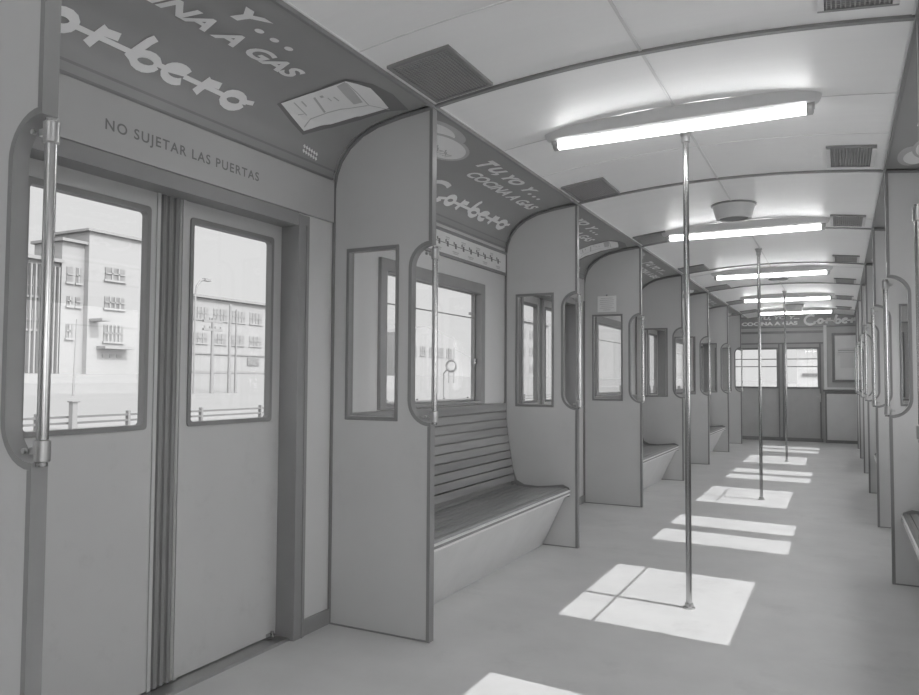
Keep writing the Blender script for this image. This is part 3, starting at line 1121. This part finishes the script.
# long low building (right door leaf window)
X2 = -60
t = bthing('factory_building', (X2 - 6, 60, 1.4), 'long low pale building with rows of windows, behind the utility poles')
body = t.part('main_block', MB().box(X2 - 14, X2, 52.5, 92, 1.2, 9.45), 'bldg_plaster')
t.part('roof_slab', MB().box(X2 - 14.4, X2 + .5, 52.1, 92.4, 9.45, 9.7), 'bldg_trim')
rr = []
for k in range(13):
    y = 53.3 + 2.75 * k
    rr += [(y, y + 2.0, 7.2, 8.45, 4), (y, y + 1.9, 4.65, 5.75, 3)]
ext_windows(t, body, rr, X2, 'bldg_window_soft')
t.part('gate', MB().box(X2 - .1, X2 + .1, 64.0, 65.9, 2.4, 3.3), 'bldg_window', body)
t.part('wall_band', MB().box(X2, X2 + .15, 52.5, 92, 3.5, 3.62), 'bldg_trim', body)
t.part('wall_band', MB().box(X2, X2 + .15, 52.5, 92, 1.5, 1.75), 'bldg_trim', body)

# hazy far buildings and hills (bench windows further down the car)
t = bthing('warehouse', (X2 - 6, 112, 1.5), 'pale distant warehouse seen through the nearest bench window')
body = t.part('main_block', MB().box(X2 - 9, X2 - 4, 102, 123, 1.4, 8.6), 'bldg_plaster')
t.part('roof', MB().prism([(102, 8.6), (123, 8.6), (112, 10.2)], [], 'yz', X2 - 9, X2 - 4), 'bldg_shadow')
ext_windows(t, body, [(103.5 + 3.2 * k, 105.6 + 3.2 * k, 5.0, 6.6, 3) for k in range(6)], X2 - 4, 'bldg_window_soft')
t = bthing('apartment_building', (X2 - 4.5, 150, 1.5), 'distant pale block seen through the small window of the bench-end partition')
body = t.part('main_block', MB().box(X2 - 6, X2 - 3, 134, 170, 1.4, 14), 'bldg_plaster')
t.part('roof_slab', MB().box(X2 - 6.5, X2 - 2.5, 133.5, 170.5, 14, 14.5), 'bldg_trim')
ext_windows(t, body, [(135.5 + 5.6 * k, 138.5 + 5.6 * k, z, z + 1.7, 2) for k in range(6) for z in (10.5, 6.6, 2.8)], X2 - 3, 'bldg_window_soft')
vs, fs = [], []
hp = [(-1, 0), (20, 5), (60, 9), (105, 15), (150, 22), (190, 17), (240, 26), (290, 21), (340, 30), (400, 18)]
for i, (y, z) in enumerate(hp): vs += [(-170, y, 0), (-205, y, z), (-240, y, z * 1.1)]
for i in range(len(hp) - 1):
    for k in range(2): fs.append((i * 3 + k, i * 3 + 3 + k, i * 3 + 4 + k, i * 3 + 1 + k))
struct('hills', MB().add(vs, fs), 'hill_haze')

# poles and lamps in the yard
def utility(x, y, z0, z1, label, arms=True, r=.07, lean=0.0):
    t = bthing('utility_pole', (x, y, z0), label, 'utility pole', None)
    t.part('shaft', MB().tube([(x, y, z0), (x, y + lean, z1)], [r, r * .7], 10), 'pole_wood')
    if arms:
        for dz in (.12, .42):
            t.part('crossarm', MB().box(x - .04, x + .04, y + lean - .45, y + lean + .45, z1 - dz - .05, z1 - dz + .03), 'pole_wood')
            ins = MB()
            for k in (-.38, -.13, .13, .38):
                ins.tube([(x, y + lean + k, z1 - dz + .03), (x, y + lean + k, z1 - dz + .12)], .03, 6)
            t.part('insulators', ins, 'bldg_trim')
utility(-20, 19.58, .40, 3.15, 'utility pole with two crossarms, leftmost through the right door window')
utility(-20, 20.43, .40, 3.72, 'tall slim pole just right of the utility pole with two crossarms', False)
utility(-20, 20.75, .40, 3.55, 'slim pole at the right end of the yard pole cluster', False, .05)
utility(-20, 14.2, .40, 2.7, 'thin leaning pole in the yard through the left door window', False, .035, .06)
t = bthing('lamp_post', (-20, 18.7, .4), 'curved arm lamp post at left edge of the right door window', 'lamp post')
t.part('post', MB().tube([(-20, 18.75, .4), (-20, 18.75, 3.9), (-20, 18.8, 4.2), (-20, 18.95, 4.4), (-20, 19.15, 4.48)], .035, 8), 'pole_wood')
t.part('lamp_head', MB().box(-20.08, -19.92, 19.12, 19.4, 4.43, 4.52), 'bldg_trim')

# low track-side fence
for nm, (ya, yb) in (('near', (-6, 60)),):
    t = bthing('trackside_fence', (-9, 27, .30), 'low iron fence with two rails running outside along the track', 'fence')
    for z in (.475, .395):
        t.part('rail', MB().box(-9.02, -8.98, ya, yb, z - .014, z + .014), 'rail_iron')
    y = 3.2
    while y < 26:
        t.part('post', MB().box(-9.03, -8.97, y - .018, y + .018, .25, .53), 'bldg_trim')
        y += 1.35
t = bthing('marker_post', (-9, 6.34, .3), 'short thick white post by the fence in the left door window', 'post')
t.part('post', MB().box(-8.95, -8.87, 6.30, 6.37, .28, .67), 'bldg_plaster')
t.part('cap', MB().box(-8.965, -8.855, 6.285, 6.395, .67, .685), 'bldg_trim')
# ring-shaped track signal
sy, sz = 22.78, 1.46
t = bthing('track_signal', (-12, 22.78, .36), 'ring-shaped signal on a thin post through the nearest bench window', 'signal')
ringp = [(-12 + .19 * cos(2 * pi * k / 20), sy, sz + .19 * sin(2 * pi * k / 20)) for k in range(21)]
t.part('ring', MB().tube(ringp, .04, 8), 'pole_wood')
t.part('post', MB().tube([(-12.3, sy, .36), (-12.3, sy, 1.2), (-12.15, sy, 1.35)], .025, 8), 'pole_wood')
m = MB()
for k in (-.1, .1):
    m.tube([(-12 + k, sy, sz + .18), (-12 + k, sy, sz + .62)], .016, 6)
    m.tube([(-12 + k, sy, sz - .18), (-12 + k, sy, sz - .6)], .016, 6)
t.part('rod', m, 'pole_wood')

# things seen through the end windows: next track hut and paling
t = bthing('station_hut', (1.5, 33, -.9), 'pale hut with a plank side seen through the right end window')
body = t.part('walls', MB().box(-1.6, 5, 34, 40, -.95, 2.6), 'hut_paint')
t.part('roof', MB().box(-1.9, 5.4, 33.6, 40.4, 2.6, 2.75), 'bldg_trim')
m = MB()
for k in range(9): m.box(-.9 + k * .18, -.84 + k * .18, 33.9, 33.97, -.9, .75)
t.part('plank_side', m, 'bldg_window_soft', body)
t.part('door_band', MB().box(-1.4, 4.8, 33.93, 33.99, 1.2, 1.32), 'bldg_trim', body)
t = bthing('picket_fence', (-5, 31, -.9), 'pale picket fence at the foot of the left end window', 'fence')
m = MB()
for k in range(34): m.box(-8.3 + k * .2, -8.2 + k * .2, 31, 31.05, -.95, .78)
t.part('pickets', m, 'bldg_trim')
t.part('rail', MB().box(-8.4, -1.6, 31.05, 31.1, .35, .45), 'bldg_trim')
